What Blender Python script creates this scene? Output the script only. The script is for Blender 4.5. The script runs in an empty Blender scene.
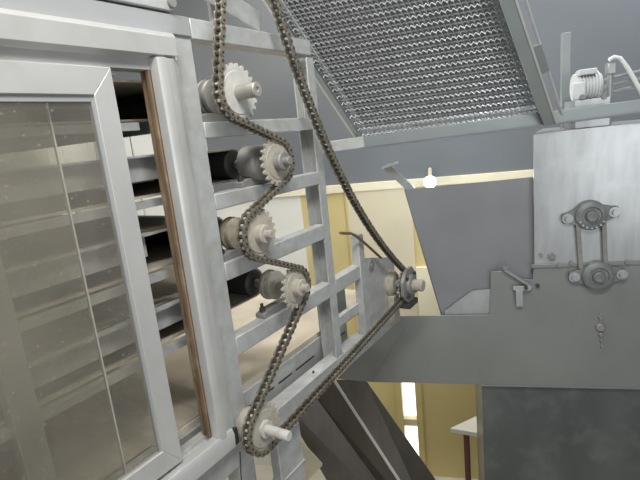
import bpy, bmesh, math, random
from mathutils import Vector as V, Matrix
random.seed(4)
sc = bpy.context.scene
COL = sc.collection
PI = math.pi

# ------------------------------------------------------------------ camera
F = 480.0
EYE = V((0, 0, 2.8))
RX = V((0.83576242, 0.53968872, -0.10117933))     # camera right, in the world
RD = V((0.03207617, -0.23193878, -0.97220138))    # camera down
RF = V((-0.54815353, 0.80928394, -0.21115686))    # camera forward
cd = bpy.data.cameras.new('camera')
cam = bpy.data.objects.new('camera', cd)
COL.objects.link(cam)
m3 = Matrix((RX, -RD, -RF)).transposed()
cam.matrix_world = Matrix.Translation(EYE) @ m3.to_4x4()
cd.sensor_width = 36
cd.lens = F * 36 / 640
cd.clip_start = .02
sc.camera = cam


def ray(px, py):
    return RX * ((px - 320) / F) + RD * ((py - 240) / F) + RF


def at_x(px, py, x=-.9):                 # a pixel's point on the plane x = const (the side of the left machine)
    r = ray(px, py)
    return EYE + r * (x / r.x)


def yx(px, py, x=-.9):
    return at_x(px, py, x).y


# frame of the right hand machine: u along its front, v towards the viewer, w up
A = math.atan2(.345, .939)
U = V((math.cos(A), math.sin(A), 0))
N = V((math.sin(A), -math.cos(A), 0))
P0 = V((-.977, 2.088, 1.881))


def M(u, v, w):
    return P0 + U * u + N * v + V((0, 0, w))


def at_m(px, py, v=0.0):                 # a pixel's point on the plane v = const
    r = ray(px, py)
    t = ((P0 + N * v - EYE).dot(N)) / r.dot(N)
    q = EYE + r * t - P0
    return V((q.dot(U), v, q.z))


# ------------------------------------------------------------------ materials
MATS = {}


def mat(name, c, rough=.5, metal=0.0, var=.12, scale=9., stretch=(1, 1, 1), bump=0.0, spec=.5, dirt=None, dirt_amt=.5, dirt_scale=6.):
    m = bpy.data.materials.new(name)
    m.use_nodes = True
    nt = m.node_tree
    b = nt.nodes['Principled BSDF']
    b.inputs['Roughness'].default_value = rough
    b.inputs['Metallic'].default_value = metal
    b.inputs['Specular IOR Level'].default_value = spec
    tc = nt.nodes.new('ShaderNodeTexCoord')
    mp = nt.nodes.new('ShaderNodeMapping')
    mp.inputs['Scale'].default_value = stretch
    nt.links.new(tc.outputs['Object'], mp.inputs['Vector'])
    no = nt.nodes.new('ShaderNodeTexNoise')
    no.inputs['Scale'].default_value = scale
    no.inputs['Detail'].default_value = 5
    nt.links.new(mp.outputs[0], no.inputs['Vector'])
    rp = nt.nodes.new('ShaderNodeValToRGB')
    lo = [max(0, k * (1 - var)) for k in c]
    hi = [min(1, k * (1 + var)) for k in c]
    rp.color_ramp.elements[0].position = .3
    rp.color_ramp.elements[1].position = .7
    rp.color_ramp.elements[0].color = (*lo, 1)
    rp.color_ramp.elements[1].color = (*hi, 1)
    nt.links.new(no.outputs['Fac'], rp.inputs[0])
    out = rp.outputs[0]
    if dirt:
        n2 = nt.nodes.new('ShaderNodeTexNoise')
        n2.inputs['Scale'].default_value = dirt_scale
        n2.inputs['Detail'].default_value = 8
        nt.links.new(tc.outputs['Object'], n2.inputs['Vector'])
        r2 = nt.nodes.new('ShaderNodeValToRGB')
        r2.color_ramp.elements[0].position = .52
        r2.color_ramp.elements[1].position = .72
        r2.color_ramp.elements[0].color = (0, 0, 0, 1)
        r2.color_ramp.elements[1].color = (dirt_amt,) * 3 + (1,)
        nt.links.new(n2.outputs['Fac'], r2.inputs[0])
        mx = nt.nodes.new('ShaderNodeMixRGB')
        mx.inputs[2].default_value = (*dirt, 1)
        nt.links.new(r2.outputs[0], mx.inputs[0])
        nt.links.new(out, mx.inputs[1])
        out = mx.outputs[0]
    nt.links.new(out, b.inputs['Base Color'])
    if bump:
        bp = nt.nodes.new('ShaderNodeBump')
        bp.inputs['Strength'].default_value = bump
        bp.inputs['Distance'].default_value = .004
        nt.links.new(no.outputs['Fac'], bp.inputs['Height'])
        nt.links.new(bp.outputs[0], b.inputs['Normal'])
    MATS[name] = m
    return m


def emis(name, c, s):
    m = bpy.data.materials.new(name)
    m.use_nodes = True
    nt = m.node_tree
    nt.nodes.clear()
    e = nt.nodes.new('ShaderNodeEmission')
    o = nt.nodes.new('ShaderNodeOutputMaterial')
    e.inputs[0].default_value = (*c, 1)
    e.inputs[1].default_value = s
    nt.links.new(e.outputs[0], o.inputs[0])
    MATS[name] = m
    return m


mat('silver_paint', (.50, .51, .50), .42, .25, .10, 30, dirt=(.36, .34, .30), dirt_amt=.45, dirt_scale=14)
mat('aluminium', (.60, .60, .58), .38, .35, .06, 6, (1, 1, 1), dirt=(.42, .39, .34), dirt_amt=.25, dirt_scale=9)
mat('grey_enamel', (.40, .41, .41), .35, .2, .05, 5)
mat('galvanised', (.44, .455, .455), .33, .55, .14, 7, (3, 3, .6), dirt=(.60, .62, .62), dirt_amt=.5, dirt_scale=8)
mat('plate_steel', (.25, .262, .25), .42, .35, .10, 4, (1, 1, .5), dirt=(.27, .28, .275), dirt_amt=.5, dirt_scale=5)
mat('dark_sheet', (.25, .256, .27), .45, .3, .08, 4)
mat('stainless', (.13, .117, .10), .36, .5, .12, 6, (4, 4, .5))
mat('chain_steel', (.25, .222, .17), .45, .45, .25, 40)
mat('chain_roller', (.085, .08, .07), .45, .6, .2, 40)
mat('dusty_cast', (.43, .40, .335), .7, .05, .14, 26, bump=.3, dirt=(.25, .22, .18), dirt_amt=.55, dirt_scale=30)
mat('caked_cast', (.30, .265, .20), .8, 0, .3, 30, bump=.8, dirt=(.50, .46, .38), dirt_amt=.7, dirt_scale=26)
mat('white_cast', (.56, .55, .51), .65, .1, .12, 30, bump=.3, dirt=(.32, .30, .26), dirt_amt=.5, dirt_scale=26)
mat('grey_cast', (.27, .265, .25), .6, .3, .14, 24, bump=.3, dirt=(.42, .40, .35), dirt_amt=.4, dirt_scale=20)
mat('flange_grey', (.20, .215, .21), .55, .3, .14, 24, bump=.3, dirt=(.36, .37, .35), dirt_amt=.4, dirt_scale=20)
mat('dark_iron', (.06, .06, .06), .5, .3, .2, 20)
mat('shaft_steel', (.42, .40, .36), .45, .5, .12, 24)
mat('belt_cloth', (.47, .425, .345), .85, 0, .14, 12, (1, 3, 1), bump=.2, dirt=(.55, .50, .42), dirt_amt=.5, dirt_scale=6)
mat('tray_dust', (.64, .57, .46), .85, 0, .10, 10, dirt=(.62, .56, .47), dirt_amt=.5)
mat('wood_strip', (.20, .135, .08), .75, 0, .3, 14, (6, 6, .8), bump=.3, dirt=(.45, .38, .28), dirt_amt=.5, dirt_scale=18)
mat('wall_yellow', (.58, .475, .215), .75, 0, .04, 3, bump=.05)
mat('wall_grey', (.145, .156, .168), .75, 0, .05, 2)
mat('cream_paint', (.74, .68, .50), .6, 0, .04, 6)
mat('lamplit_wall', (.62, .55, .40), .7, 0, .04, 3)
mat('door_yellow', (.58, .47, .20), .55, 0, .06, 6)
mat('white_wall', (.70, .69, .64), .8, 0, .04, 3)
mat('floor_tile', (.52, .48, .40), .5, 0, .08, 3)
mat('ceiling_paint', (.36, .38, .40), .8, 0, .05, 2)
mat('mesh_wire', (.42, .43, .43), .5, .5, .25, 30)
mat('tray_grey', (.20, .215, .23), .5, .4, .08, 5)
mat('rail_grey', (.30, .335, .335), .42, .35, .08, 6)
mat('motor_white', (.60, .62, .62), .5, .1, .08, 12)
mat('hose_white', (.72, .72, .70), .5, 0, .04, 10)
mat('table_white', (.74, .70, .64), .5, 0, .04, 8)
mat('leg_red', (.12, .035, .03), .5, 0, .15, 10)
mat('gap_shade', (.03, .03, .03), .6, 0, .1, 10)
mat('rust_wire', (.22, .15, .09), .6, .3, .2, 30)
mat('lower_panel', (.13, .145, .145), .35, .5, .18, 4, (1, 1, .3), dirt=(.22, .235, .23), dirt_amt=.6, dirt_scale=7)
emis('lamp_glow', (.92, .97, 1.0), 60)
emis('daylight', (1.0, .97, .86), 1.7)

# dusty glass
g = bpy.data.materials.new('dusty_glass')
g.use_nodes = True
nt = g.node_tree
nt.nodes.clear()
o = nt.nodes.new('ShaderNodeOutputMaterial')
tr = nt.nodes.new('ShaderNodeBsdfTransparent')
tr.inputs[0].default_value = (.94, .93, .90, 1)
df = nt.nodes.new('ShaderNodeBsdfDiffuse')
df.inputs[0].default_value = (.50, .475, .41, 1)
gl = nt.nodes.new('ShaderNodeBsdfGlossy')
gl.inputs['Roughness'].default_value = .08
tc = nt.nodes.new('ShaderNodeTexCoord')
n1 = nt.nodes.new('ShaderNodeTexNoise')
n1.inputs['Scale'].default_value = 5
n1.inputs['Detail'].default_value = 6
nt.links.new(tc.outputs['Object'], n1.inputs['Vector'])
r1 = nt.nodes.new('ShaderNodeMapRange')
r1.inputs[1].default_value = .3
r1.inputs[2].default_value = .75
r1.inputs[3].default_value = .08
r1.inputs[4].default_value = .20
nt.links.new(n1.outputs['Fac'], r1.inputs[0])
n2 = nt.nodes.new('ShaderNodeTexVoronoi')
n2.inputs['Scale'].default_value = 55
nt.links.new(tc.outputs['Object'], n2.inputs['Vector'])
r2 = nt.nodes.new('ShaderNodeMapRange')
r2.inputs[1].default_value = .06
r2.inputs[2].default_value = .16
r2.inputs[3].default_value = .26
r2.inputs[4].default_value = 0
nt.links.new(n2.outputs['Distance'], r2.inputs[0])
ad = nt.nodes.new('ShaderNodeMath')
ad.operation = 'ADD'
nt.links.new(r1.outputs[0], ad.inputs[0])
nt.links.new(r2.outputs[0], ad.inputs[1])
mx = nt.nodes.new('ShaderNodeMixShader')
nt.links.new(ad.outputs[0], mx.inputs[0])
nt.links.new(tr.outputs[0], mx.inputs[1])
nt.links.new(df.outputs[0], mx.inputs[2])
mx2 = nt.nodes.new('ShaderNodeMixShader')
mx2.inputs[0].default_value = .06
nt.links.new(mx.outputs[0], mx2.inputs[1])
nt.links.new(gl.outputs[0], mx2.inputs[2])
nt.links.new(mx2.outputs[0], o.inputs[0])
MATS['dusty_glass'] = g

# ------------------------------------------------------------------ builders
WM = {}


class MB:
    def __init__(self, fr=None):
        self.v, self.f = [], []
        self.fr = fr

    def T(self, p):
        return V(self.fr(*p)) if self.fr else V(p)

    def add(self, vs, fs):
        k = len(self.v)
        self.v += [self.T(p) for p in vs]
        self.f += [[i + k for i in f] for f in fs]
        return self

    def box(self, a, b):
        x0, y0, z0 = a
        x1, y1, z1 = b
        vs = [(x0, y0, z0), (x1, y0, z0), (x1, y1, z0), (x0, y1, z0), (x0, y0, z1), (x1, y0, z1), (x1, y1, z1), (x0, y1, z1)]
        return self.add(vs, [(0, 3, 2, 1), (4, 5, 6, 7), (0, 1, 5, 4), (1, 2, 6, 5), (2, 3, 7, 6), (3, 0, 4, 7)])

    def prism(self, pts, vec):
        n = len(pts)
        vec = V(vec)
        vs = [tuple(V(p)) for p in pts] + [tuple(V(p) + vec) for p in pts]
        return self.add(vs, [list(range(n))[::-1], list(range(n, 2 * n))] + [(i, (i + 1) % n, n + (i + 1) % n, n + i) for i in range(n)])

    def bar(self, p, q, w, h, up=(0, 0, 1)):       # rectangular bar from p to q; w sideways, h along up
        p, q, up = V(p), V(q), V(up)
        d = (q - p).normalized()
        s = d.cross(up).normalized()
        t = s.cross(d).normalized()
        vs = []
        for c in (p, q):
            for i, j in ((-1, -1), (1, -1), (1, 1), (-1, 1)):
                vs.append(tuple(c + s * (i * w / 2) + t * (j * h / 2)))
        return self.add(vs, [(3, 2, 1, 0), (4, 5, 6, 7), (0, 1, 5, 4), (1, 2, 6, 5), (2, 3, 7, 6), (3, 0, 4, 7)])

    def lathe(self, p, axis, prof, n=28):           # prof: (radius, height along axis)
        p, ax = V(p), V(axis).normalized()
        s = ax.orthogonal().normalized()
        t = ax.cross(s)
        vs, fs = [], []
        for r, h in prof:
            for i in range(n):
                a = 2 * PI * i / n
                vs.append(tuple(p + ax * h + (s * math.cos(a) + t * math.sin(a)) * r))
        for k in range(len(prof) - 1):
            for i in range(n):
                j = (i + 1) % n
                fs.append((k * n + i, k * n + j, (k + 1) * n + j, (k + 1) * n + i))
        fs.append(tuple(range(n))[::-1])
        fs.append(tuple(range((len(prof) - 1) * n, len(prof) * n)))
        return self.add(vs, fs)

    def cyl(self, p, q, r, n=20, r2=None):
        p, q = V(p), V(q)
        return self.lathe(p, q - p, [(r, 0), (r if r2 is None else r2, (q - p).length)], n)

    def tube(self, path, r, n=8):
        path = [V(p) for p in path]
        vs, fs = [], []
        prev = None
        for i, p in enumerate(path):
            d = (path[min(i + 1, len(path) - 1)] - path[max(i - 1, 0)]).normalized()
            s = d.orthogonal().normalized() if prev is None else (prev - d * prev.dot(d)).normalized()
            prev = s
            t = d.cross(s)
            for k in range(n):
                a = 2 * PI * k / n
                vs.append(tuple(p + (s * math.cos(a) + t * math.sin(a)) * r))
        for i in range(len(path) - 1):
            for k in range(n):
                j = (k + 1) % n
                fs.append((i * n + k, i * n + j, (i + 1) * n + j, (i + 1) * n + k))
        fs.append(tuple(range(n))[::-1])
        fs.append(tuple(range((len(path) - 1) * n, len(path) * n)))
        return self.add(vs, fs)

    def mesh(self, name, inv=None):
        me = bpy.data.meshes.new(name)
        vs = [inv @ p for p in self.v] if inv else self.v
        me.from_pydata([tuple(p) for p in vs], [], self.f)
        bm = bmesh.new()
        bm.from_mesh(me)
        bmesh.ops.recalc_face_normals(bm, faces=bm.faces)
        bm.to_mesh(me)
        bm.free()
        me.polygons.foreach_set('use_smooth', [True] * len(me.polygons))
        me.set_sharp_from_angle(angle=math.radians(35))
        return me

    def build(self, name, m, parent=None, bevel=0.0):
        inv = WM[parent.name].inverted() if parent else None
        ob = bpy.data.objects.new(name, None if not self.v else self.mesh(name, inv))
        ob.data.materials.append(MATS[m])
        COL.objects.link(ob)
        if parent:
            ob.parent = parent
            WM[ob.name] = WM[parent.name]
        else:
            WM[ob.name] = Matrix.Identity(4)
        if bevel:
            b = ob.modifiers.new('bevel', 'BEVEL')
            b.width = bevel
            b.segments = 2
            b.limit_method = 'ANGLE'
        return ob


def tag(o, label, cat, group=None):
    o['label'] = label
    o['category'] = cat
    if group:
        o['group'] = group
    return o


def thing(name, loc, label, cat, group=None, rz=0):
    o = bpy.data.objects.new(name, None)
    o.empty_display_size = .05
    COL.objects.link(o)
    o.location = loc
    o.rotation_euler = (0, 0, rz)
    WM[o.name] = Matrix.Translation(V(loc)) @ Matrix.Rotation(rz, 4, 'Z')
    return tag(o, label, cat, group)


def struct(o):
    o['kind'] = 'structure'
    return o


# ------------------------------------------------------------------ room
ZW = 2.375                                # where the yellow turns to grey on the far wall
VW = -1.186                              # far wall, in the machine's frame
ZF, ZC = -1.881, 2.75                    # floor and ceiling, in w
UL, UR, VF = -2.3, 2.5, 3.4


d0, d1_ = at_m(403.5, 420, VW), at_m(417, 420, VW)   # the door slot in the far wall
DU0, DU1 = d0.x, d1_.x
DTOP = at_m(411, 340, VW).z
mb = MB(M)
zy = ZW - P0.z
uw = at_m(303, 220, VW).x
mb.box((uw, VW - .12, ZF), (DU0 - .05, VW, zy))
struct(MB(M).box((UL, VW - .12, ZF), (uw, VW, zy)).build('wall_rear_left', 'white_wall'))
mb.box((DU1 + .05, VW - .12, ZF), (UR, VW, zy))
mb.box((DU0 - .05, VW - .12, DTOP + .05), (DU1 + .05, VW, zy))
struct(mb.build('wall_back', 'wall_yellow'))
struct(MB(M).box((UL, VW - .12, zy + .06), (UR, VW, ZC)).build('wall_back_upper', 'wall_grey'))
struct(MB(M).box((UL, VW - .12, zy), (UR, VW + .02, zy + .06)).build('trim_1', 'cream_paint', bevel=.004))
uj = at_m(349, 230, VW).x
struct(MB(M).box((uj - .008, VW, ZF), (uj + .008, VW + .012, zy)).build('trim_2', 'door_yellow'))
struct(MB(M).box((UL - .12, VW - .12, ZF), (UL, VF, ZC)).build('wall_left', 'white_wall'))
struct(MB(M).box((UR, VW - .12, ZF), (UR + .12, VF, ZC)).build('wall_right', 'wall_grey'))
struct(MB(M).box((UL - .12, VW - .12, ZF - .1), (UR + .12, VF, ZF)).build('floor', 'floor_tile'))
struct(MB(M).box((UL - .12, VW - .12, ZC), (UR + .12, VF, ZC + .1)).build('ceiling', 'ceiling_paint'))
struct(MB(M).box((uj + .008, VW, at_m(380, 330, VW).z), (at_m(417, 290, VW).x, VW + .012, zy)).build('lamplit_wall_patch', 'lamplit_wall'))  # yellow wall made paler here, the lamp's light put into its colour
u3 = at_m(417.5, 290, VW).x
struct(MB(M).box((u3, VW, at_m(430, 335, VW).z), (u3 + .5, VW + .03, at_m(430, 266, VW).z)).build('pale_wall_patch', 'cream_paint', bevel=.003))  # paler raised patch on the rear wall, right of the door slot
# door: narrow bright glazed slot with yellow jambs
dr = MB(M)
for a, b in ((DU0 - .05, DU0), (DU1, DU1 + .05)):
    dr.box((a, VW - .12, ZF), (b, VW + .02, DTOP + .05))
dr.box((DU0, VW - .12, DTOP), (DU1, VW + .02, DTOP + .05))
door = struct(dr.build('door_1', 'door_yellow', bevel=.003))
wb = at_m(411, 425, VW).z
MB(M).box((DU0, VW - .09, wb - .03), (DU1, VW - .03, wb + .03)).build('crossbar', 'cream_paint', door, .003)
MB(M).box((DU0, VW - .10, ZF), (DU1, VW - .095, DTOP)).build('lit_pane', 'daylight', door)

# ------------------------------------------------------------------ left machine: the frame
XF = -.9
yA0, yA1 = .815, .872
fr = thing('conveyor_rack', (-1.4, .9, 0), 'silver painted steel ladder rack carrying the tiered conveyor, with posts, rungs and header tube', 'rack')


def fbox(name, a, b, m='silver_paint', bev=.003, parent=None):
    return MB().box(a, b).build(name, m, parent or fr, bev)


fbox('post', (-.955, yA0, 0), (XF, yA1, 3.105))


def channel(name, y0, y1, xb, xf, z0, z1, t=.005):
    mb = MB()
    mb.prism([(xf, y0, z0), (xf, y1, z0), (xb, y1, z0), (xb, y0, z0), (xb + t, y0, z0), (xb + t, y1 - t, z0), (xf - t, y1 - t, z0), (xf - t, y0, z0)], (0, 0, z1 - z0))
    return mb.build(name, 'silver_paint', fr, .001)


channel('post', 1.358, 1.40, -.96, XF, 1.96, 3.05)
for yy in (-.35, .84, 1.33):
    fbox('post', (-2.06, yy - .025, 0), (-2.01, yy + .025, 3.1))
fbox('post', (-.99, .335, 0), (-.955, .385, 3.05), 'grey_enamel')
RUNGS = ((2.822, 2.862), (2.64, 2.682), (2.45, 2.50), (2.235, 2.288))
for z0, z1 in RUNGS:
    fbox('rung', (-.94, yA1, z0), (XF + .001, 1.372, z1))
fbox('top_rail', (-.95, yA1, 3.055), (XF + .004, 1.385, 3.103))
fbox('header_tube', (-.955, -.7, 3.058), (XF + .006, yA1 - .002, 3.103), 'grey_enamel')
fbox('cover_panel', (-.95, -.7, 3.106), (XF + .012, .822, 3.5), 'silver_paint')
MB().cyl((XF + .012, yx(167, 4), at_x(167, 4).z), (XF + .02, yx(167, 4), at_x(167, 4).z), .011, 14).build('bolt', 'grey_cast', fr)
fbox('bottom_rail', (-.952, -.7, 1.93), (XF + .003, 1.92, 1.998))
for y in (1.62,):
    fbox('rear_rail', (-.94, 1.40, 2.235), (XF, 1.60, 2.288))
    fbox('rear_panel', (-.995, 1.40, 2.065), (-.985, 1.60, 2.20), 'rail_grey')
    fbox('rear_rail', (-.94, 1.40, 2.09), (XF - .02, 1.60, 2.13))
sl = fbox('slotted_rail', (-.994, .60, 1.94), (-.982, 1.58, 2.060), 'silver_paint', .001)
for a, b in ((.90, .975), (1.0, 1.09), (1.115, 1.19), (1.215, 1.33), (1.43, 1.56)):
    MB().box((-.9825, a, 2.004), (-.9812, b, 2.010)).build('slot', 'gap_shade', sl)  # dark strips on the closed rail, painted shade of its slots
for z in (2.30, 2.60, 2.85, 3.08):
    fbox('cross_tube', (-2.02, .84 - .015, z), (-.955, .84 + .015, z + .03), 'rail_grey')
for z in (2.22, 2.44, 2.95):
    fbox('far_rail', (-2.06, -.5, z), (-2.03, 1.95, z + .03))
fbox('post', (-2.06, 1.90, 0), (-2.01, 1.95, 3.1))
for a, b in ((-.3, .40), (.41, .86), (.87, 1.10), (1.16, 1.50), (1.51, 1.89)):
    fbox('far_panel', (-2.072, a, 2.46), (-2.062, b, 2.95), 'white_wall')
# dark raised discs standing for small holes in the frame
for px, py in ((313, 372), (225, 386)):
    p = at_x(px, py)
    MB().cyl((XF, p.y, p.z), (XF + .003, p.y, p.z), .005, 10).build('bolt', 'dark_iron', fr)
# end of the lower deck: slim post, bearing plate, stand leg
pz0, pz1 = 1.95, 2.41
fbox('end_post', (-.93, 1.585, 1.95), (XF + .004, 1.628, 2.41))
ep = [at_x(*q, -.905) for q in ((363, 258), (394, 257), (396, 300), (385, 322), (364, 334))]
MB().prism([tuple(q) for q in ep], (-.012, 0, 0)).build('end_plate', 'silver_paint', fr, .002)
q = at_x(371, 266, -.905)
MB().cyl(q, q + V((.004, 0, 0)), .022, 18).cyl(q + V((.003, 0, 0)), q + V((.01, 0, 0)), .012, 6).build('plate_bolt', 'grey_cast', fr)
q0, q1 = at_x(276, 445, -.87), at_x(301, 445, -.87)
fbox('leg', (-.90, q0.y, 0), (-.865, q1.y, 1.93))
fbox('leg_collar', (-.902, q0.y - .004, at_x(290, 473, -.87).z - .006), (-.862, q1.y + .004, at_x(290, 473, -.87).z + .004))
# inclined strap and bracket above the top rail that carries the upper sprocket
pa, pb = at_x(205, -12, -.93), at_x(259.5, 22, -.93)
MB().bar(pa, pb, .008, .058).build('inclined_strap', 'silver_paint', fr, .002)
MB().box((-.965, 1.01, 3.10), (-.953, 1.06, 3.46)).build('upper_bracket', 'grey_enamel', fr, .002)

# ------------------------------------------------------------------ tiers: belts and their driven rollers
XC = -.84
SP = [(237, 93, .066), (276.5, 161.5, .0615), (258.5, 234, .0645), (295, 287, .0585), (263, 428, .066)]
C = []
for px, py, r in SP:
    p = at_x(px, py, XC)
    C.append((p.y, p.z, r))
p6 = at_x(404, 284, XC)
C.append((p6.y, p6.z, .058))
C.append((1.035, 3.42, .034))
PITCH = .0190
BELT = ['topmost conveyor belt, running level with the first rung', 'second conveyor belt from the top behind the glass', 'middle conveyor belt of the five behind the glass',
        'fourth conveyor belt from the top behind the glass', 'lowest conveyor belt, beneath the other four']
for k in range(5):
    y, z, r = C[k]
    rr = .042
    th = .005
    yb = -.62
    t = thing('conveyor_belt', (-1.45, yb, z - rr - th), BELT[k] + ', beige dusty cloth', 'conveyor belt', 'belts of the tiered conveyor')
    pts = []
    for i in range(13):
        a = -PI / 2 + PI * i / 12
        pts.append((y + (rr + th) * math.cos(a), z + (rr + th) * math.sin(a)))
    for i in range(13):
        a = PI / 2 + PI * i / 12
        pts.append((yb + (rr + th) * math.cos(a), z + (rr + th) * math.sin(a)))
    inner = []
    for (py_, pz_) in pts:
        cy = y if py_ > (y + yb) / 2 else yb
        inner.append((cy + (py_ - cy) * rr / (rr + th), z + (pz_ - z) * rr / (rr + th)))
    n = len(pts)
    mb = MB()
    x0, x1 = -1.92, -1.00
    vs = [(x0, a, b) for a, b in pts] + [(x1, a, b) for a, b in pts] + [(x0, a, b) for a, b in inner] + [(x1, a, b) for a, b in inner]
    fs = []
    for i in range(n):
        j = (i + 1) % n
        fs += [(i, j, n + j, n + i), (2 * n + i, 3 * n + i, 3 * n + j, 2 * n + j), (n + i, n + j, 3 * n + j, 3 * n + i), (i, 2 * n + i, 2 * n + j, j)]
    mb.add(vs, fs)
    mb.build('belt_loop', 'belt_cloth', t)
    MB().box((-1.91, yb + .1, z - .012), (-1.04, y - .26, z + .018)).build('slider_bed', 'rail_grey', t)
    MB().box((-.998, yb, z - .005), (-.992, y - .24, z + .055)).box((-.998, yb, z + .05), (-.97, y - .24, z + .055)).build('side_rail', 'silver_paint', t)
    MB().bar((-.985, yb, z - .06), (-.985, y - .2, z - .06), .02, .018).build('lower_rail', 'silver_paint', t)
    MB().cyl((-1.96, yb, z), (-.99, yb, z), rr - .001, 24).build('tail_drum', 'dark_iron', t)


def sprocket(mb, y, z, r, x0, x1, teeth, phase=0):
    pts = []
    for i in range(teeth):
        a = 2 * PI * i / teeth + phase
        s = 2 * PI / teeth
        for da, rr in ((-.36, r - .0035), (-.14, r + .0055), (.14, r + .0055), (.36, r - .0035)):
            pts.append((x0, y + rr * math.cos(a + da * s), z + rr * math.sin(a + da * s)))
    return mb.prism(pts, (x1 - x0, 0, 0))


RL = ['topmost whitened sprocket with a thick grey stub shaft, on its dark roller', 'second sprocket from the top, with a grey hub drum behind it', 'third sprocket from the top, dusty with a rough cast bearing behind it',
      'fourth sprocket from the top, cream bearing block sitting on the fourth rung', 'lowest cream sprocket with a long pale shaft pointing right']
for k in range(5):
    y, z, r = C[k]
    t = thing('driven_roller', (XC, y, z), RL[k], 'sprocket', 'sprockets and rollers on the ladder frame')
    body = ('white_cast', 'dusty_cast', 'dusty_cast', 'dusty_cast', 'dusty_cast')[k]
    teeth = round(2 * PI * r / PITCH)
    sp = sprocket(MB(), y, z, r, XC - .004, XC + .004, teeth, .1 * k)
    sp.lathe((XC + .004, y, z), (1, 0, 0), [(r * .80, 0), (r * .78, .002), (.5 * r, .002)], 32)
    sp.build('sprocket', body, t)
    hub = MB()
    if k == 0:
        hub.lathe((XC + .003, y, z), (1, 0, 0), [(.018, 0), (.018, .062), (.016, .064), (.007, .064), (.006, .06)], 22)
        hub.build('hub', 'shaft_steel', t)
    elif k == 4:
        hub.lathe((XC + .003, y, z), (1, 0, 0), [(.024, 0), (.024, .012), (.014, .012), (.014, .085), (.012, .088)], 22)
        hub.build('hub', 'white_cast', t)
    else:
        hub.lathe((XC + .004, y, z), (1, 0, 0), [(.026, 0), (.026, .022), (.023, .025), (.012, .025), (.012, .042), (.010, .044)], 22)
        hub.build('hub', ('', 'grey_cast', 'dusty_cast', 'dusty_cast')[k], t)
    MB().cyl((-1.0, y, z), (XC, y, z), .013, 16).build('shaft', 'shaft_steel', t)
    MB().lathe((-1.96, y, z), (1, 0, 0), [(.02, 0), (.0415, .005), (.0415, .96), (.036, .965), (.02, .97)], 30).build('drum', 'dark_iron', t)
    b = MB()
    bm_ = ('grey_cast', 'grey_cast', 'caked_cast', 'dusty_cast', 'dusty_cast')[k]
    if k < 4:
        zr = RUNGS[k][1]
        # pillow block: feet on the rung, round housing
        b.lathe((-.95, y, z), (1, 0, 0), [(.030, 0), (.042, .003), (.046, .009), (.046, .018), (.036, .021), (.036, .027), (.044, .030), (.044, .041), (.030, .046)] if k != 1 else [(.034, 0), (.050, .006), (.050, .060), (.046, .066), (.03, .068)], 28)
        bb = b.build('bearing_housing', bm_, t)
        MB().prism([(-.943, y - .075, zr), (-.943, y + .075, zr), (-.943, y + .075, zr + .014), (-.943, y + .045, zr + .022), (-.943, y - .045, zr + .022), (-.943, y - .075, zr + .014)], (.034, 0, 0)).build('foot', 'grey_cast', bb, .002)
        for s in (-1, 1):
            MB().cyl((-.926, y + s * .06, zr + .014), (-.926, y + s * .06, zr + .030), .009, 6).cyl((-.926, y + s * .06, zr + .03), (-.926, y + s * .06, zr + .042), .005, 10).build('bolt', 'dark_iron', bb)
    else:
        b.lathe((-.899, y, z), (1, 0, 0), [(.046, 0), (.046, .012), (.034, .028), (.02, .03)], 26).build('bearing_housing', bm_, t)

# drive sprocket at the far end with its flange bearing
y, z, r = C[5]
t = thing('tension_sprocket', (XC, y, z), 'small far sprocket with flanged bearing at the end plate, where the chain turns back', 'sprocket')
sprocket(MB(), y, z, r, XC - .004, XC + .004, 19).build('sprocket', 'grey_cast', t)
MB().cyl((-.93, y, z), (XC, y, z), .016, 16).build('shaft', 'shaft_steel', t)
MB().lathe((-.905, y, z), (1, 0, 0), [(.058, 0), (.058, .012), (.040, .03), (.02, .03)], 26).build('rear_bearing', 'dusty_cast', t)
pl = MB().prism([(XC + .016, y + .08 * math.cos(PI / 8 + i * PI / 4), z + .08 * math.sin(PI / 8 + i * PI / 4)) for i in range(8)], (.014, 0, 0))
pl.lathe((XC + .03, y, z), (1, 0, 0), [(.048, 0), (.044, .012), (.03, .016)], 24)
pl = pl.build('flange_bearing', 'grey_cast', t, .002)
MB().lathe((XC + .045, y, z), (1, 0, 0), [(.026, 0), (.026, .04), (.022, .045)], 20).build('shaft_cap', 'dusty_cast', t)
for i in range(4):
    a = PI / 4 + i * PI / 2
    MB().cyl((XC + .03, y + .058 * math.cos(a), z + .058 * math.sin(a)), (XC + .04, y + .058 * math.cos(a), z + .058 * math.sin(a)), .008, 6).build('bolt', 'dark_iron', pl)
MB().box((XC - .02, y - .045, z - .098), (XC + .04, y + .05, z - .074)).build('guard_foot', 'dark_iron', t, .002)
MB().bar((-.89, y - .02, z - .18), (-.89, y - .01, z - .05), .03, .06, (0, 1, 0)).build('bracket', 'dusty_cast', t, .004)

# upper sprocket that closes the loop above the frame
y, z, r = C[6]
t = thing('upper_sprocket', (XC, y, z), 'upper sprocket on the bracket over the ladder frame, where both chain runs meet', 'sprocket')
sprocket(MB(), y, z, r, XC - .004, XC + .004, 11).build('sprocket', 'grey_cast', t)
MB().cyl((-.96, y, z), (XC + .03, y, z), .014, 16).build('shaft', 'shaft_steel', t)

# ------------------------------------------------------------------ chain
ORDER = [(0, 1), (1, -1), (2, 1), (3, -1), (4, 1), (5, 1), (6, 1)]
segs = []


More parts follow.
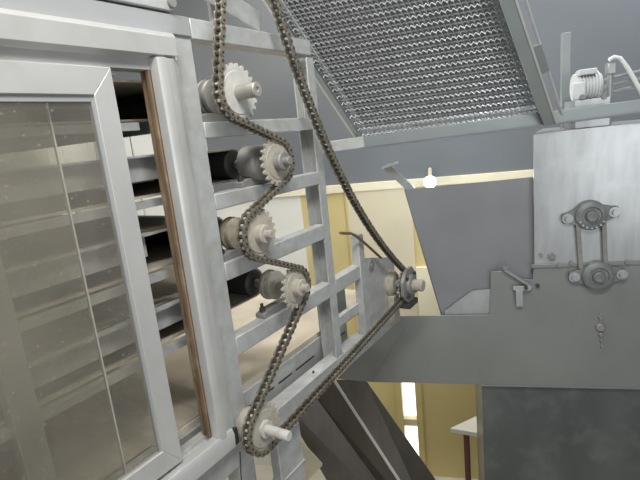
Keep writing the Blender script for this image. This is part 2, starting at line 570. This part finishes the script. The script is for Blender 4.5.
def tangent(c1, s1, c2, s2):
    # directed line leaving circle c1 (turning s1) and reaching circle c2 (turning s2); (y, z) plane
    (y1, z1, r1), (y2, z2, r2) = c1, c2
    dy, dz = y2 - y1, z2 - z1
    D = math.hypot(dy, dz)
    phi = math.atan2(dz, dy)
    k = (s1 * r1 - s2 * r2) / D          # for a counterclockwise wheel the centre lies left of the line
    th = phi + math.asin(max(-1, min(1, k)))
    # left normal
    ny, nz = -math.sin(th), math.cos(th)
    return (y1 - ny * s1 * r1, z1 - nz * s1 * r1), (y2 - ny * s2 * r2, z2 - nz * s2 * r2)


n = len(ORDER)
tans = []
for i in range(n):
    a, sa = ORDER[i]
    b, sb = ORDER[(i + 1) % n]
    tans.append(tangent(C[a], sa, C[b], sb))
path = []
for i in range(n):
    a, sa = ORDER[i]
    cy, cz, r = C[a]
    pin = tans[i - 1][1]
    pout = tans[i][0]
    a0 = math.atan2(pin[1] - cz, pin[0] - cy)
    a1 = math.atan2(pout[1] - cz, pout[0] - cy)
    d = (a1 - a0) * sa
    while d < 0:
        d += 2 * PI
    while d > 2 * PI:
        d -= 2 * PI
    if d > 1.9 * PI:
        d = 0
    m = max(2, int(d * r / .004))
    for k in range(m + 1):
        aa = a0 + sa * d * k / m
        path.append((cy + r * math.cos(aa), cz + r * math.sin(aa)))
    p, q = tans[i]
    L = math.hypot(q[0] - p[0], q[1] - p[1])
    m = max(2, int(L / .004))
    for k in range(1, m):
        sag = .146 * 4 * (k / m) * (1 - k / m) if a == 5 else 0      # the slack long run hangs a little
        path.append((p[0] + (q[0] - p[0]) * k / m - (q[1] - p[1]) / L * sag, p[1] + (q[1] - p[1]) * k / m + (q[0] - p[0]) / L * sag))
path.append(path[0])
cum = [0]
for i in range(1, len(path)):
    cum.append(cum[-1] + math.hypot(path[i][0] - path[i - 1][0], path[i][1] - path[i - 1][1]))
NL = int(round(cum[-1] / PITCH / 2)) * 2
step = cum[-1] / NL


def along(s):
    s %= cum[-1]
    lo, hi = 0, len(cum) - 1
    while hi - lo > 1:
        k = (lo + hi) // 2
        if cum[k] <= s:
            lo = k
        else:
            hi = k
    f = (s - cum[lo]) / max(1e-9, cum[hi] - cum[lo])
    return (path[lo][0] + (path[hi][0] - path[lo][0]) * f, path[lo][1] + (path[hi][1] - path[lo][1]) * f)


def link_geo(outer):
    # local: along +y from 0 to pitch, plates normal x
    mb = MB()
    xo = .0122 if outer else .0092
    t = .0026
    h = .0086
    L = step
    pts = []
    for i in range(7):
        a = PI / 2 + PI * i / 6
        pts.append((h * math.cos(a), h * math.sin(a)))
    for i in range(7):
        a = -PI / 2 + PI * i / 6
        pts.append((L + h * math.cos(a), h * math.sin(a)))
    # waist
    pts.insert(7, (L / 2, -h * .72))
    pts.append((L / 2, h * .72))
    for s in (-1, 1):
        x = s * xo
        mb.prism([(x - t / 2, a, b) for a, b in pts], (t, 0, 0))
    mb.nplate = len(mb.f)
    for yy in (0, L):
        if outer:
            mb.cyl((-.0155, yy, 0), (.0155, yy, 0), .003, 8)
        else:
            mb.cyl((-.008, yy, 0), (.008, yy, 0), .0058, 10)
    return mb


chain = thing('drive_chain', (XC, C[0][0], C[0][1]), 'long dark roller chain snaking over the row of sprockets on the ladder frame', 'chain')
def link_mesh(nm, outer):
    mb = link_geo(outer)
    me = mb.mesh(nm)
    me.materials.append(MATS['chain_steel'])
    me.materials.append(MATS['chain_roller'])
    for pg in me.polygons:
        if pg.index >= mb.nplate:
            pg.material_index = 1
    return me


me_o, me_i = link_mesh('outer_link', True), link_mesh('inner_link', False)
links = []
for k in range(NL):
    p, q = along(k * step), along((k + 1) * step)
    a = math.atan2(q[1] - p[1], q[0] - p[0])
    c = V((XC, (p[0] + q[0]) / 2, (p[1] + q[1]) / 2))
    d = c - EYE
    zc = d.dot(RF)
    sx, sy = 320 + F * d.dot(RX) / zc, 240 + F * d.dot(RD) / zc
    vis = 0 <= sx <= 640 and 0 <= sy <= 480
    links.append((not vis, zc, k, V((XC, p[0], p[1])), a))
links.sort()
base = WM[chain.name].inverted()
rest = MB()
rmi = []
for i, (_, _, k, p, a) in enumerate(links):
    me = me_o if k % 2 else me_i
    if i < 100:
        ob = bpy.data.objects.new('outer_link' if k % 2 else 'inner_link', me)
        COL.objects.link(ob)
        ob.parent = chain
        ob.location = base @ p
        ob.rotation_euler = (a, 0, 0)
    else:
        R = Matrix.Translation(p) @ Matrix.Rotation(a, 4, 'X')
        k0 = len(rest.v)
        rest.v += [R @ vv.co for vv in me.vertices]
        rest.f += [[j + k0 for j in f.vertices] for f in me.polygons]
        rmi += [f.material_index for f in me.polygons]
ro = rest.build('far_links', 'chain_steel', chain)
ro['kind'] = 'stuff'
ro.data.materials.append(MATS['chain_roller'])
ro.data.polygons.foreach_set('material_index', rmi)

# ------------------------------------------------------------------ dusty tray under the tiers
tr_ = MB().box((-1.95, -.55, 2.055), (-1.0, 1.90, 2.063)).box((-1.0, -.55, 2.03), (-.9945, 1.90, 2.075))
tag(tr_.build('dust_tray', 'tray_dust'), 'long beige dusted sheet tray above the bottom rail of the ladder frame', 'tray')

# ------------------------------------------------------------------ sliding window on the left machine
win = thing('sliding_window', (-.89, .4, 2.03), 'silver aluminium sliding window frame with open sash on the machine side', 'window')
yj0, yj1 = .733, .803
ZH0, ZH1 = 2.977, 3.054
ZS = 2.075
h = MB()
h.prism([(-.935, -.7, ZH0), (-.896, -.7, ZH0), (-.896, -.7, 3.0), (-.885, -.7, 3.004), (-.872, -.7, 3.006), (-.870, -.7, 3.046), (-.878, -.7, 3.056), (-.935, -.7, 3.056)], (0, .7 + yj1 - .006, 0))
h.build('head_rail', 'aluminium', win, .001)
j = MB()
zj = ZS - .05
j.prism([(-.912, yj0, zj), (-.886, yj0, zj), (-.873, yj0 + .004, zj), (-.868, yj0 + .012, zj), (-.868, yj0 + .026, zj), (-.875, yj0 + .031, zj), (-.875, yj1 - .018, zj), (-.882, yj1 - .008, zj), (-.884, yj1, zj), (-.899, yj1, zj), (-.912, yj1, zj)], (0, 0, ZH0 - zj + .024))
j.build('side_jamb', 'aluminium', win)
j = MB()
j.box((-.922, yj0 - .006, ZS), (-.914, yj0 + .004, ZH0))
j.box((-.903, yj0 - .008, ZS), (-.894, yj0 - .0003, ZH0))
j.box((-.922, yj0 - .002, ZS), (-.894, yj0 - .0002, ZH0))
j.build('wood_strip', 'wood_strip', win)
s = MB()
s.prism([(-.94, -.7, ZS - .055), (-.868, -.7, ZS - .055), (-.866, -.7, ZS - .016), (-.872, -.7, ZS - .004), (-.896, -.7, ZS - .002), (-.896, -.7, ZS - .012), (-.915, -.7, ZS - .012), (-.915, -.7, ZS), (-.94, -.7, ZS)], (0, .7 + yj1 - .018, 0))
s.build('sill', 'aluminium', win, .001)
MB().box((-.94, yj1 - .018, ZS - .055), (-.872, yj1 - .001, ZS - .01)).build('sill_gap_shade', 'gap_shade', win)  # black block at the sill end, painted shade of the open gap

# sash: mitred rails and stile, glass, beads
ys1t = yx(113, 69, -.882)
ys1b = yx(169, 452, -.882)
zt, zb = 2.975, 2.083
rw, sw = .054, .047
ys1 = (ys1t + ys1b) / 2 + .014
YL = -.66


def sash_poly(pts, x0, x1, name, m, parent, bev=.0015):
    return MB().prism([(x0, a, b) for a, b in pts], (x1 - x0, 0, 0)).build(name, m, parent, bev)


stile = sash_poly([(ys1, zb), (ys1, zt), (ys1 - sw, zt - rw), (ys1 - sw, zb + rw)], -.899, -.882, 'sash_stile', 'aluminium', win)
sash_poly([(YL, zt), (YL, zt - rw), (ys1 - sw, zt - rw), (ys1, zt)], -.899, -.882, 'sash_top_rail', 'aluminium', win)
sash_poly([(YL, zb), (ys1, zb), (ys1 - sw, zb + rw), (YL, zb + rw)], -.899, -.882, 'sash_bottom_rail', 'aluminium', win)
MB().box((-.897, YL, zt - rw - .012), (-.887, ys1 - sw, zt - rw)).box((-.897, ys1 - sw - .006, zb + rw), (-.887, ys1 - sw, zt - rw - .012)).build('glazing_bead', 'grey_enamel', win)
MB().box((-.893, YL, zb + rw), (-.889, ys1 - sw - .006, zt - rw - .012)).build('glass_pane', 'dusty_glass', win)
# the second pane behind, with its bright cut edge
ye = (yx(62, 150, -.925) + yx(100, 440, -.925)) / 2 + .012
MB().box((-.927, YL, zb), (-.922, ye, zt - .01)).build('rear_glass_pane', 'dusty_glass', win)
MB().box((-.928, ye, zb), (-.921, ye + .003, zt - .01)).build('pane_edge', 'hose_white', win)

# ------------------------------------------------------------------ right machine
mc = thing('feed_machine', M(.55, -.25, ZF), 'grey sheet steel machine with broad front plate and lighter upper cabinet', 'machine', None, A)


def mpart(mb, name, m, parent=None, bev=.002):
    return mb.build(name, m, parent or mc, bev)


wseam = at_m(600, 263).z
wbot = at_m(560, 386).z
uL = at_m(533, 150).x
wtop = at_m(590, 128).z
UE = 1.42
# broad front plate with a cut out top edge
a = at_m(399, 316)
b_ = at_m(490, 315)
c_ = at_m(491, 271)
d_ = at_m(505, 271)
e_ = at_m(534, 284)
bl = at_m(372, 384)
pts = [(bl.x, 0, wbot), (UE, 0, wbot), (UE, 0, wseam), (uL, 0, wseam), (uL - .005, 0, e_.z + .02), (d_.x + .05, 0, e_.z + .03), (d_.x, 0, d_.z), (c_.x, 0, d_.z), (b_.x, 0, a.z), (at_m(411, 316).x, 0, a.z)]
mpart(MB(M).prism(pts, (0, -.006, 0)), 'front_plate', 'plate_steel')
bl2 = at_m(338, 385, -.03)
a2 = at_m(398, 316, -.03)
lip = MB(M)
lip.prism([(bl.x, 0, wbot), (at_m(411, 316).x, 0, a.z), (a2.x, -.03, a2.z), (bl2.x, -.03, wbot)], (0, -.006, 0))
mpart(lip, 'bent_lip', 'plate_steel', None, .001)
mpart(MB(M).prism([(uL, .004, wseam + .004), (UE, .004, wseam + .004), (UE, -.55, wseam + .004), (uL + .15, -.55, wseam + .004)], (0, 0, wtop - wseam - .004)), 'upper_cabinet', 'galvanised', None, .003)
mpart(MB(M).box((uL + .13, -.45, wbot + .01), (UE, -.02, wseam)), 'lower_body', 'plate_steel')
lp = at_m(482, 400, -.04)
mpart(MB(M).box((lp.x, -.5, ZF + .12), (UE, -.03, wbot - .004)), 'lower_cabinet', 'lower_panel', None, .004)
mpart(MB(M).box((lp.x - .004, -.05, wbot - .012), (UE, -.005, wbot)), 'bottom_flange', 'rail_grey', None, .001)
for uu in (lp.x + .05, UE - .05):
    for vv in (-.45, -.08):
        mpart(MB(M).box((uu - .025, vv - .025, ZF), (uu + .025, vv + .025, ZF + .13)), 'foot', 'dark_iron')
# seam flange strip with bolts
mpart(MB(M).box((uL - .012, 0, wseam - .012), (UE, .008, wseam + .006)), 'seam_strip', 'plate_steel')
for px, py in ((541, 255), (559, 265), (571, 263), (627, 262)):
    q = at_m(px, py, .010)
    mpart(MB(M).cyl((q.x, .002, q.z), (q.x, .018, q.z), .009, 6), 'bolt', 'grey_cast', None, 0)
q = at_m(552, 257, .01)
mpart(MB(M).cyl((q.x, .002, q.z), (q.x, .014, q.z), .017, 18).cyl((q.x, .012, q.z), (q.x, .024, q.z), .009, 6), 'large_bolt', 'grey_cast', None, 0)


def flange(px, py, R, tilt, slots):
    q = at_m(px, py, .01)
    mb = MB(M)
    # two eared oval plate
    pts = []
    e = R * 1.5
    for i in range(40):
        an = 2 * PI * i / 40
        rr = max(R, e * abs(math.cos(an)) ** 1.0 * 1.22 if abs(math.cos(an)) > .82 else R)
        rr = min(rr, e * 1.15)
        x, zz = rr * math.cos(an), rr * math.sin(an)
        if abs(x) > R * .95:
            zz = max(-R * .36, min(R * .36, zz))
        pts.append((q.x + x * math.cos(tilt) - zz * math.sin(tilt), .006, q.z + x * math.sin(tilt) + zz * math.cos(tilt)))
    mb.prism(pts, (0, .014, 0))
    fl = mpart(mb, 'flange_bearing', 'flange_grey', None, .002)
    MB(M).lathe((q.x, .02, q.z), (0, 1, 0), [(R * .98, 0), (R * .95, .012), (R * .80, .02), (R * .62, .022), (R * .58, .014), (R * .4, .014), (R * .36, .03), (.3 * R, .033)], 32).build('bearing_cap', 'flange_grey', fl)
    for s in (-1, 1):
        x = q.x + s * R * 1.42 * math.cos(tilt)
        zz = q.z + s * R * 1.42 * math.sin(tilt)
        MB(M).cyl((x, .019, zz), (x, .026, zz), R * .34, 20).cyl((x, .026, zz), (x, .04, zz), R * .20, 6).build('nut', 'galvanised', fl)
    if slots:
        for i in range(7):
            an = -PI * .85 + i * PI * .115
            MB(M).cyl((q.x + R * .80 * math.cos(an), .038, q.z + R * .80 * math.sin(an)), (q.x + R * .8 * math.cos(an), .044, q.z + R * .8 * math.sin(an)), .004, 8).build('grease_hole', 'white_cast', fl)
    return q


qa = flange(590, 215, .066, .10, True)
qb = flange(597, 275, .068, .03, False)
for px0, px1 in ((577.5, 580.5), (603.5, 605)):
    p, q = at_m(px0, 222, .012), at_m(px1, 268, .012)
    mpart(MB(M).bar((p.x, .017, p.z), (q.x, .017, q.z), .018, .012, (0, 1, 0)), 'tie_bar', 'grey_cast', None, .001)
# small fittings under the lower bearing
for px, py, r in ((600, 317, .008), (600, 327, .020), (600.5, 334, .010), (601, 340, .007), (601.5, 346, .005)):
    q = at_m(px, py)
    mpart(MB(M).lathe((q.x, 0, q.z), (0, 1, 0), [(r, 0), (r, .010), (r * .7, .016)], 14), 'stud', 'grey_cast', None, 0)
p, q = at_m(600, 313), at_m(601.5, 350)
mpart(MB(M).bar((p.x, .003, p.z), (q.x, .003, q.z), .006, .004, (0, 1, 0)), 'stud_strip', 'rail_grey', None, 0)

# latch bracket on the plate's notch
p = at_m(503, 268, .0)
lb = thing('latch_bracket', M(p.x, .02, p.z), 'small grey latch bracket with sloping lever in the notch of the front plate', 'bracket', None, A)
p1, p2 = at_m(505, 270, .02), at_m(532, 287, .02)
MB(M).bar((p1.x, .02, p1.z), (p2.x, .02, p2.z), .012, .010, (0, 1, 0)).build('lever', 'rail_grey', lb, .001)
p3, p4 = at_m(513, 288, .02), at_m(531, 288, .02)
MB(M).bar((p3.x, .02, p3.z), (p4.x, .02, p4.z), .02, .014, (0, 1, 0)).build('keeper', 'galvanised', lb, .001)
p3, p4 = at_m(519, 290, .02), at_m(519.5, 306, .02)
MB(M).bar((p3.x, .02, p3.z), (p4.x, .02, p4.z), .03, .014, (0, 1, 0)).build('stem', 'galvanised', lb, .001)
p3 = at_m(505, 267, .02)
MB(M).cyl((p3.x, .012, p3.z), (p3.x, .03, p3.z), .010, 12).build('pivot', 'grey_cast', lb)
p3 = at_m(526, 288, .03)
MB(M).cyl((p3.x, .02, p3.z), (p3.x, .034, p3.z), .009, 6).build('screw', 'dark_iron', lb)
p3 = at_m(538, 286, .012)
MB(M).cyl((p3.x, .0, p3.z), (p3.x, .014, p3.z), .009, 6).build('screw', 'dark_iron', lb)

# hopper: wide dark sheet behind the plate
VH = -.03
hp = thing('hopper', M(.3, VH, .1), 'large plain dark grey hopper sheet with sloping left edge beside the lighter cabinet', 'hopper', None, A)
k = [at_m(*q_, VH) for q_ in ((404, 190), (533, 177), (536, 320), (443, 322))]
MB(M).prism([tuple(q_) for q_ in k], (0, -.008, 0)).build('side_sheet', 'dark_sheet', hp)
MB(M).prism([tuple(k[0]), tuple(k[3]), tuple(k[3] + V((.0, -.35, 0))), tuple(k[0] + V((0, -.35, 0)))], (.006, 0, 0)).build('end_sheet', 'dark_sheet', hp)
k = [at_m(*q_, -.014) for q_ in ((445, 311), (472, 291), (492, 289), (492, 320), (445, 320))]
tb = MB(M).prism([tuple(q_) for q_ in k], (0, -.006, 0)).build('gusset_plate', 'galvanised')
tag(tb, 'light grey gusset plate with a sloped top standing just behind the front plate', 'plate')

# ------------------------------------------------------------------ mesh belt conveyor overhead
D = V((-.2, .3, .44))
BL, BR = V((-.112, .0, .885)), V((.655, .0, .905))
mcv = thing('mesh_conveyor', M(.27, .03, .86), 'inclined overhead wire mesh conveyor rising above the feed machine', 'mesh conveyor', None, A)
LEN = 2.0
across = (BR - BL)
nrm = across.cross(D).normalized()
if nrm.z < 0:
    nrm = -nrm
NR = 60
wires = MB(M)
ncol = 36
for i in range(NR + 1):
    o_ = BL + D * (LEN * i / NR)
    pth = []
    for k in range(ncol * 2 + 1):
        sgn = (1 if k % 2 else -1) * (1 if i % 2 else -1)
        pth.append(o_ + across * (k / (ncol * 2)) + D * (LEN / NR * .22 * (1 if k % 2 else -1)) + nrm * (.0045 * sgn))
    wires.tube(pth, .0028, 5)
for k in range(ncol + 1):
    o_ = BL + across * (k / ncol)
    wires.tube([o_ + nrm * .001, o_ + D * LEN + nrm * .001], .0020, 5)
wires.build('mesh_belt', 'mesh_wire', mcv)
MB(M).prism([tuple(BL + nrm * .09), tuple(BR + nrm * .09), tuple(BR + D * LEN + nrm * .09), tuple(BL + D * LEN + nrm * .09)], tuple(nrm * .006)).build('back_tray', 'tray_grey', mcv)
au = across.normalized()
for (o_, s, nm) in ((BL, -1, 'side_rail'), (BR, 1, 'side_rail')):
    p_ = o_ + au * (s * .012)
    dn = -.015 if s > 0 else .04
    MB(M).bar(p_ + nrm * dn, p_ + D * LEN + nrm * dn, .008, .10, nrm).build(nm, 'rail_grey', mcv, .001)
    wd = .046 if s > 0 else .020
    c_ = p_ + au * (s * (wd / 2 - .006)) + nrm * (dn - .052)
    MB(M).bar(c_, c_ + D * LEN, wd, .005, nrm).build('rail_flange', 'rail_grey', mcv, .001)
    c_ = p_ + au * (s * (wd - .003)) + nrm * (dn - .054)
    MB(M).bar(c_, c_ + D * LEN, .008, .010, nrm).build('rail_edge', 'aluminium', mcv, .001)
# second thin edge line on the right with its tab
p_ = BR + au * .088 - nrm * .03
MB(M).tube([p_ + nrm * .0, p_ + D * LEN], .005, 8).build('edge_rod', 'aluminium', mcv)
t0 = at_m(529, 48, .12)
tp = BR + D * .42 + au * .078 - nrm * .03
MB(M).bar(tp, tp + D * .22, .028, .012, nrm).build('tab', 'rail_grey', mcv, .001)
# cross beam with its lower flange line
bl_, br_ = at_m(318, 150, .02), at_m(640, 108, .02)
br_ = bl_ + (br_ - bl_) * 1.35
bm0 = MB(M)
bm0.bar(bl_ + V((0, 0, .008)), br_ + V((0, 0, .008)), .03, .052)
bm0.build('cross_beam', 'rail_grey', mcv, .002)
MB(M).bar(bl_ + V((0, .022, -.018)), br_ + V((0, .022, -.018)), .028, .007).build('beam_flange', 'tray_grey', mcv, .001)
e0, e1 = at_m(326, 148, .045), at_m(364, 141.5, .045)
MB(M).bar(e0, e1, .006, .050).build('end_tag', 'silver_paint', mcv, .001)
s0, s1 = at_m(386, 166, -.02), at_m(412, 190, -.12)
MB(M).bar(s0, s1, .036, .014, (0, 1, 0)).build('strut', 'galvanised', mcv, .001)
s2 = at_m(388, 170, 0)
MB(M).bar((s2.x - .03, .0, s2.z + .012), (s2.x + .05, .0, s2.z + .03), .02, .012).build('strut_foot', 'galvanised', mcv, .001)
# post behind the beam
p_, q_ = at_m(562, 33, -.3), at_m(571, 33, -.3)
pb_ = at_m(566, 108, -.3)
up = MB(M).box((p_.x, -.33, wtop), (q_.x, -.30, p_.z))
tag(up.build('upright_post', 'rail_grey', None, .002), 'slim grey upright standing on the upper cabinet to the left of the white motor', 'post')

# gear motor
q0, q1 = at_m(576, 98, -.05), at_m(604, 96, -.05)
mt = thing('gear_motor', M((q0.x + q1.x) / 2, -.1, wtop), 'white dusty gear motor on its bracket on top of the upper cabinet', 'motor', None, A)
zt_ = at_m(590, 72, -.05).z
zb_ = at_m(590, 99, -.05).z
MB(M).box((q0.x - .01, -.20, wtop), (q1.x + .02, -.03, zb_)).build('bracket', 'galvanised', mt, .003)
um = (q0.x + q1.x) / 2
g_ = MB(M).lathe((q0.x, -.11, (zt_ + zb_) / 2), (1, 0, 0), [(.03, 0), (.058, .004), (.060, .02), (.060, q1.x - q0.x - .012), (.05, q1.x - q0.x), (.03, q1.x - q0.x)], 26)
g_ = g_.build('motor_body', 'motor_white', mt)
fn = MB(M)
for i in range(7):
    x = q0.x + .018 + i * (q1.x - q0.x - .036) / 6
    fn.lathe((x - .002, -.11, (zt_ + zb_) / 2), (1, 0, 0), [(.067, 0), (.067, .004)], 26)
fn.build('cooling_fins', 'motor_white', g_)
MB(M).box((q0.x - .02, -.06, zb_), (q0.x + .035, -.03, (zt_ + zb_) / 2 + .02)).build('gear_case', 'motor_white', mt, .008)
for px in (582, 604):
    q = at_m(px, 97, -.03)
    MB(M).cyl((q.x, -.045, q.z), (q.x, -.022, q.z), .011, 8).build('bolt', 'grey_cast', mt)
MB(M).box((q1.x - .10, -.09, zt_ - .01), (q1.x - .03, -.04, zt_ + .014)).build('terminal_box', 'motor_white', mt, .004)

# white hose to the right of it
hz = [at_m(*p_, -.14) for p_ in ((609, 60), (614, 57), (620, 58), (627, 67), (634, 79), (642, 94), (652, 112), (660, 122))]
hs = MB(M).tube([tuple(p_) for p_ in hz], .009, 10).build('white_hose', 'hose_white')
tag(hs, 'white bent hose rising behind the upper cabinet at the far right, right of the motor', 'hose')
v0 = at_m(611, 62, -.14)
vb = thing('valve_block', M(v0.x, -.16, wtop), 'small pale valve block under the end of the white hose', 'valve', None, A)
MB(M).box((v0.x - .012, -.18, v0.z - .05), (v0.x + .022, -.14, v0.z - .003)).build('valve_body', 'galvanised', vb, .004)
MB(M).cyl((v0.x + .004, -.16, wtop), (v0.x + .004, -.16, v0.z - .04), .012, 12).build('stem', 'galvanised', vb)
for k in range(3):
    z_ = at_m(620, 78 + 7 * k, -.2).z
    MB(M).cyl((v0.x - .01, -.18, z_), (v0.x + .14, -.18, z_ + .02), .007, 8).build('pipe', 'galvanised', vb)

# ------------------------------------------------------------------ discharge chute, lower middle
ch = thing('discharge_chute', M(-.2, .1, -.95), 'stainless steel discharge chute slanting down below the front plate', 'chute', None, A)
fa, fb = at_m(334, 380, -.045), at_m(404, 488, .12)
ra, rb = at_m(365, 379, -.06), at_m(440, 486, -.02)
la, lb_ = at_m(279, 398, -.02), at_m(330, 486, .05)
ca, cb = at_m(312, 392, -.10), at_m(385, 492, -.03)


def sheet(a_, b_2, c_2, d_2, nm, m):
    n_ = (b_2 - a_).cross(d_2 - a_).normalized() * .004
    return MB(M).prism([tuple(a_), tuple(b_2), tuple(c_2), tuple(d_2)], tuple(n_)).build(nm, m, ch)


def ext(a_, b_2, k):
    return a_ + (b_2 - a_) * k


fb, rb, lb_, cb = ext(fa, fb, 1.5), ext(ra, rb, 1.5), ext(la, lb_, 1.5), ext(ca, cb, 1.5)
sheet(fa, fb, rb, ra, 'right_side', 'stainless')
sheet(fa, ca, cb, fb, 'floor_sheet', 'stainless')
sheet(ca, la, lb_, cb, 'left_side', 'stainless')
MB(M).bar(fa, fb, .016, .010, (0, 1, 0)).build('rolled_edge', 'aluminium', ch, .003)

# pale sheet scraps at the foot of the machine, left of the chute
sp_ = [at_m(*q_, .14) for q_ in ((297, 436), (322, 464), (322, 466), (296, 492))]
tag(MB(M).prism([tuple(q_) for q_ in sp_], (0, -.006, 0)).build('pale_sheet', 'cream_paint'), 'pale cream sheet edge showing between the stand leg and the stainless chute', 'sheet')
# wire hanging beneath the lowest sprocket
w0, w1 = at_x(240, 452, -.86), at_x(241, 500, -.86)
tag(MB().tube([w0, (w0 + w1) / 2 + V((0, .002, 0)), w1 + V((0, 0, -.3))], .0018, 6).build('hanging_wire', 'dark_iron'), 'thin dark wire hanging straight down by the lowest sprocket', 'wire')
# hooked wire handle by the end plate
hk = [at_x(*q_, -.88) for q_ in ((340, 233), (351, 233.5), (356, 236), (368, 246), (381, 258))]
tag(MB().tube([tuple(q_) for q_ in hk], .0055, 8).build('wire_hook', 'rust_wire'), 'rusty bent wire hook by the slim post, in front of the cream wall', 'hook')

# ------------------------------------------------------------------ lamp on the far side
lq = at_m(430, 182, -.55)
lp_ = thing('work_lamp', M(lq.x, -.55, lq.z), 'glaring round lamp at the top of the dark hopper sheet', 'lamp', None, A)
MB(M).lathe((lq.x, -.55, lq.z), (0, 1, 0), [(.012, -.03), (.028, -.02), (.034, 0), (.028, .02), (.012, .03)], 20).build('bulb', 'lamp_glow', lp_)
MB(M).cyl((lq.x, VW + .02, lq.z + .02), (lq.x, -.575, lq.z), .012, 12).build('arm', 'cream_paint', lp_)

# ------------------------------------------------------------------ table beyond the plate
def at_z(px, py, z):
    rr = ray(px, py)
    return EYE + rr * ((z - EYE.z) / rr.z)


TZ = .77
tA, tB, tC = at_z(450, 428, TZ), at_z(486, 434, TZ), at_z(484, 412, TZ)
e1, e2 = (tB - tA).normalized(), (tC - tA).normalized()
t_ = thing('table', (tA.x, tA.y, 0), 'white topped table with dark red leg behind the machine, before the yellow wall', 'table')
tt = [tA, tA + e1 * .75, tA + e1 * .75 + e2 * .32, tA + e2 * .32]
MB().prism([tuple(q_) for q_ in tt], (0, 0, -.035)).build('tabletop', 'table_white', t_, .004)
for aa, bb_ in ((.085, .03), (.70, .03), (.70, .28), (.085, .28)):
    q_ = tA + e1 * aa + e2 * bb_
    MB().box((q_.x - .016, q_.y - .016, 0), (q_.x + .016, q_.y + .016, TZ - .035)).build('leg', 'leg_red', t_, .002)

# ------------------------------------------------------------------ light
w = bpy.data.worlds.new('world')
sc.world = w
w.use_nodes = True
w.node_tree.nodes['Background'].inputs[0].default_value = (.94, .96, 1, 1)
w.node_tree.nodes['Background'].inputs[1].default_value = .36


def area(name, loc, target, sx, sy, e, c=(1, 1, 1)):
    l = bpy.data.lights.new(name, 'AREA')
    l.shape = 'RECTANGLE'
    l.size, l.size_y = sx, sy
    l.energy = e
    l.color = c
    o = bpy.data.objects.new(name, l)
    COL.objects.link(o)
    o.location = loc
    o.rotation_euler = (V(target) - V(loc)).to_track_quat('-Z', 'Y').to_euler()
    return o


area('ceiling_tube_near', (.15, .1, 4.25), (-.8, .9, 2.7), 1.2, .3, 42, (1, .99, .96))
area('right_wall_fill', M(1.75, -.35, 2.65), M(1.6, -.9, .6), 1.4, .3, 30, (.92, .97, 1))  # unseen fill, brightens the upper wall at right in place of haze
area('cabinet_sheen_fill', M(1.95, 2.75, .55), M(1.0, 0, .5), .7, 1.1, 8, (.94, .97, 1))  # added fill behind the viewer, for the glossy sheen on the cabinet
area('tier_fill', (-2.45, .9, 4.4), (-1.9, .9, 2.2), .3, 1.6, 34, (1, .97, .9))  # added fill above the far side, brightens the tiers behind the glass
area('rear_wall_area', (-1.6, 2.55, 4.3), (-1.1, 3.1, 1), .8, .3, 16, (1, .95, .85))  # warm area light below the ceiling, aimed down at the rear wall
pl_ = bpy.data.lights.new('lamp_light', 'POINT')
pl_.energy = 14
pl_.shadow_soft_size = .05
pl_.color = (.9, .96, 1)
po = bpy.data.objects.new('lamp_light', pl_)
COL.objects.link(po)
po.location = M(lq.x, -.48, lq.z)

sc.view_settings.view_transform = 'Standard'
sc.view_settings.look = 'None'
sc.view_settings.gamma = 1
sc.view_settings.exposure = 0.35
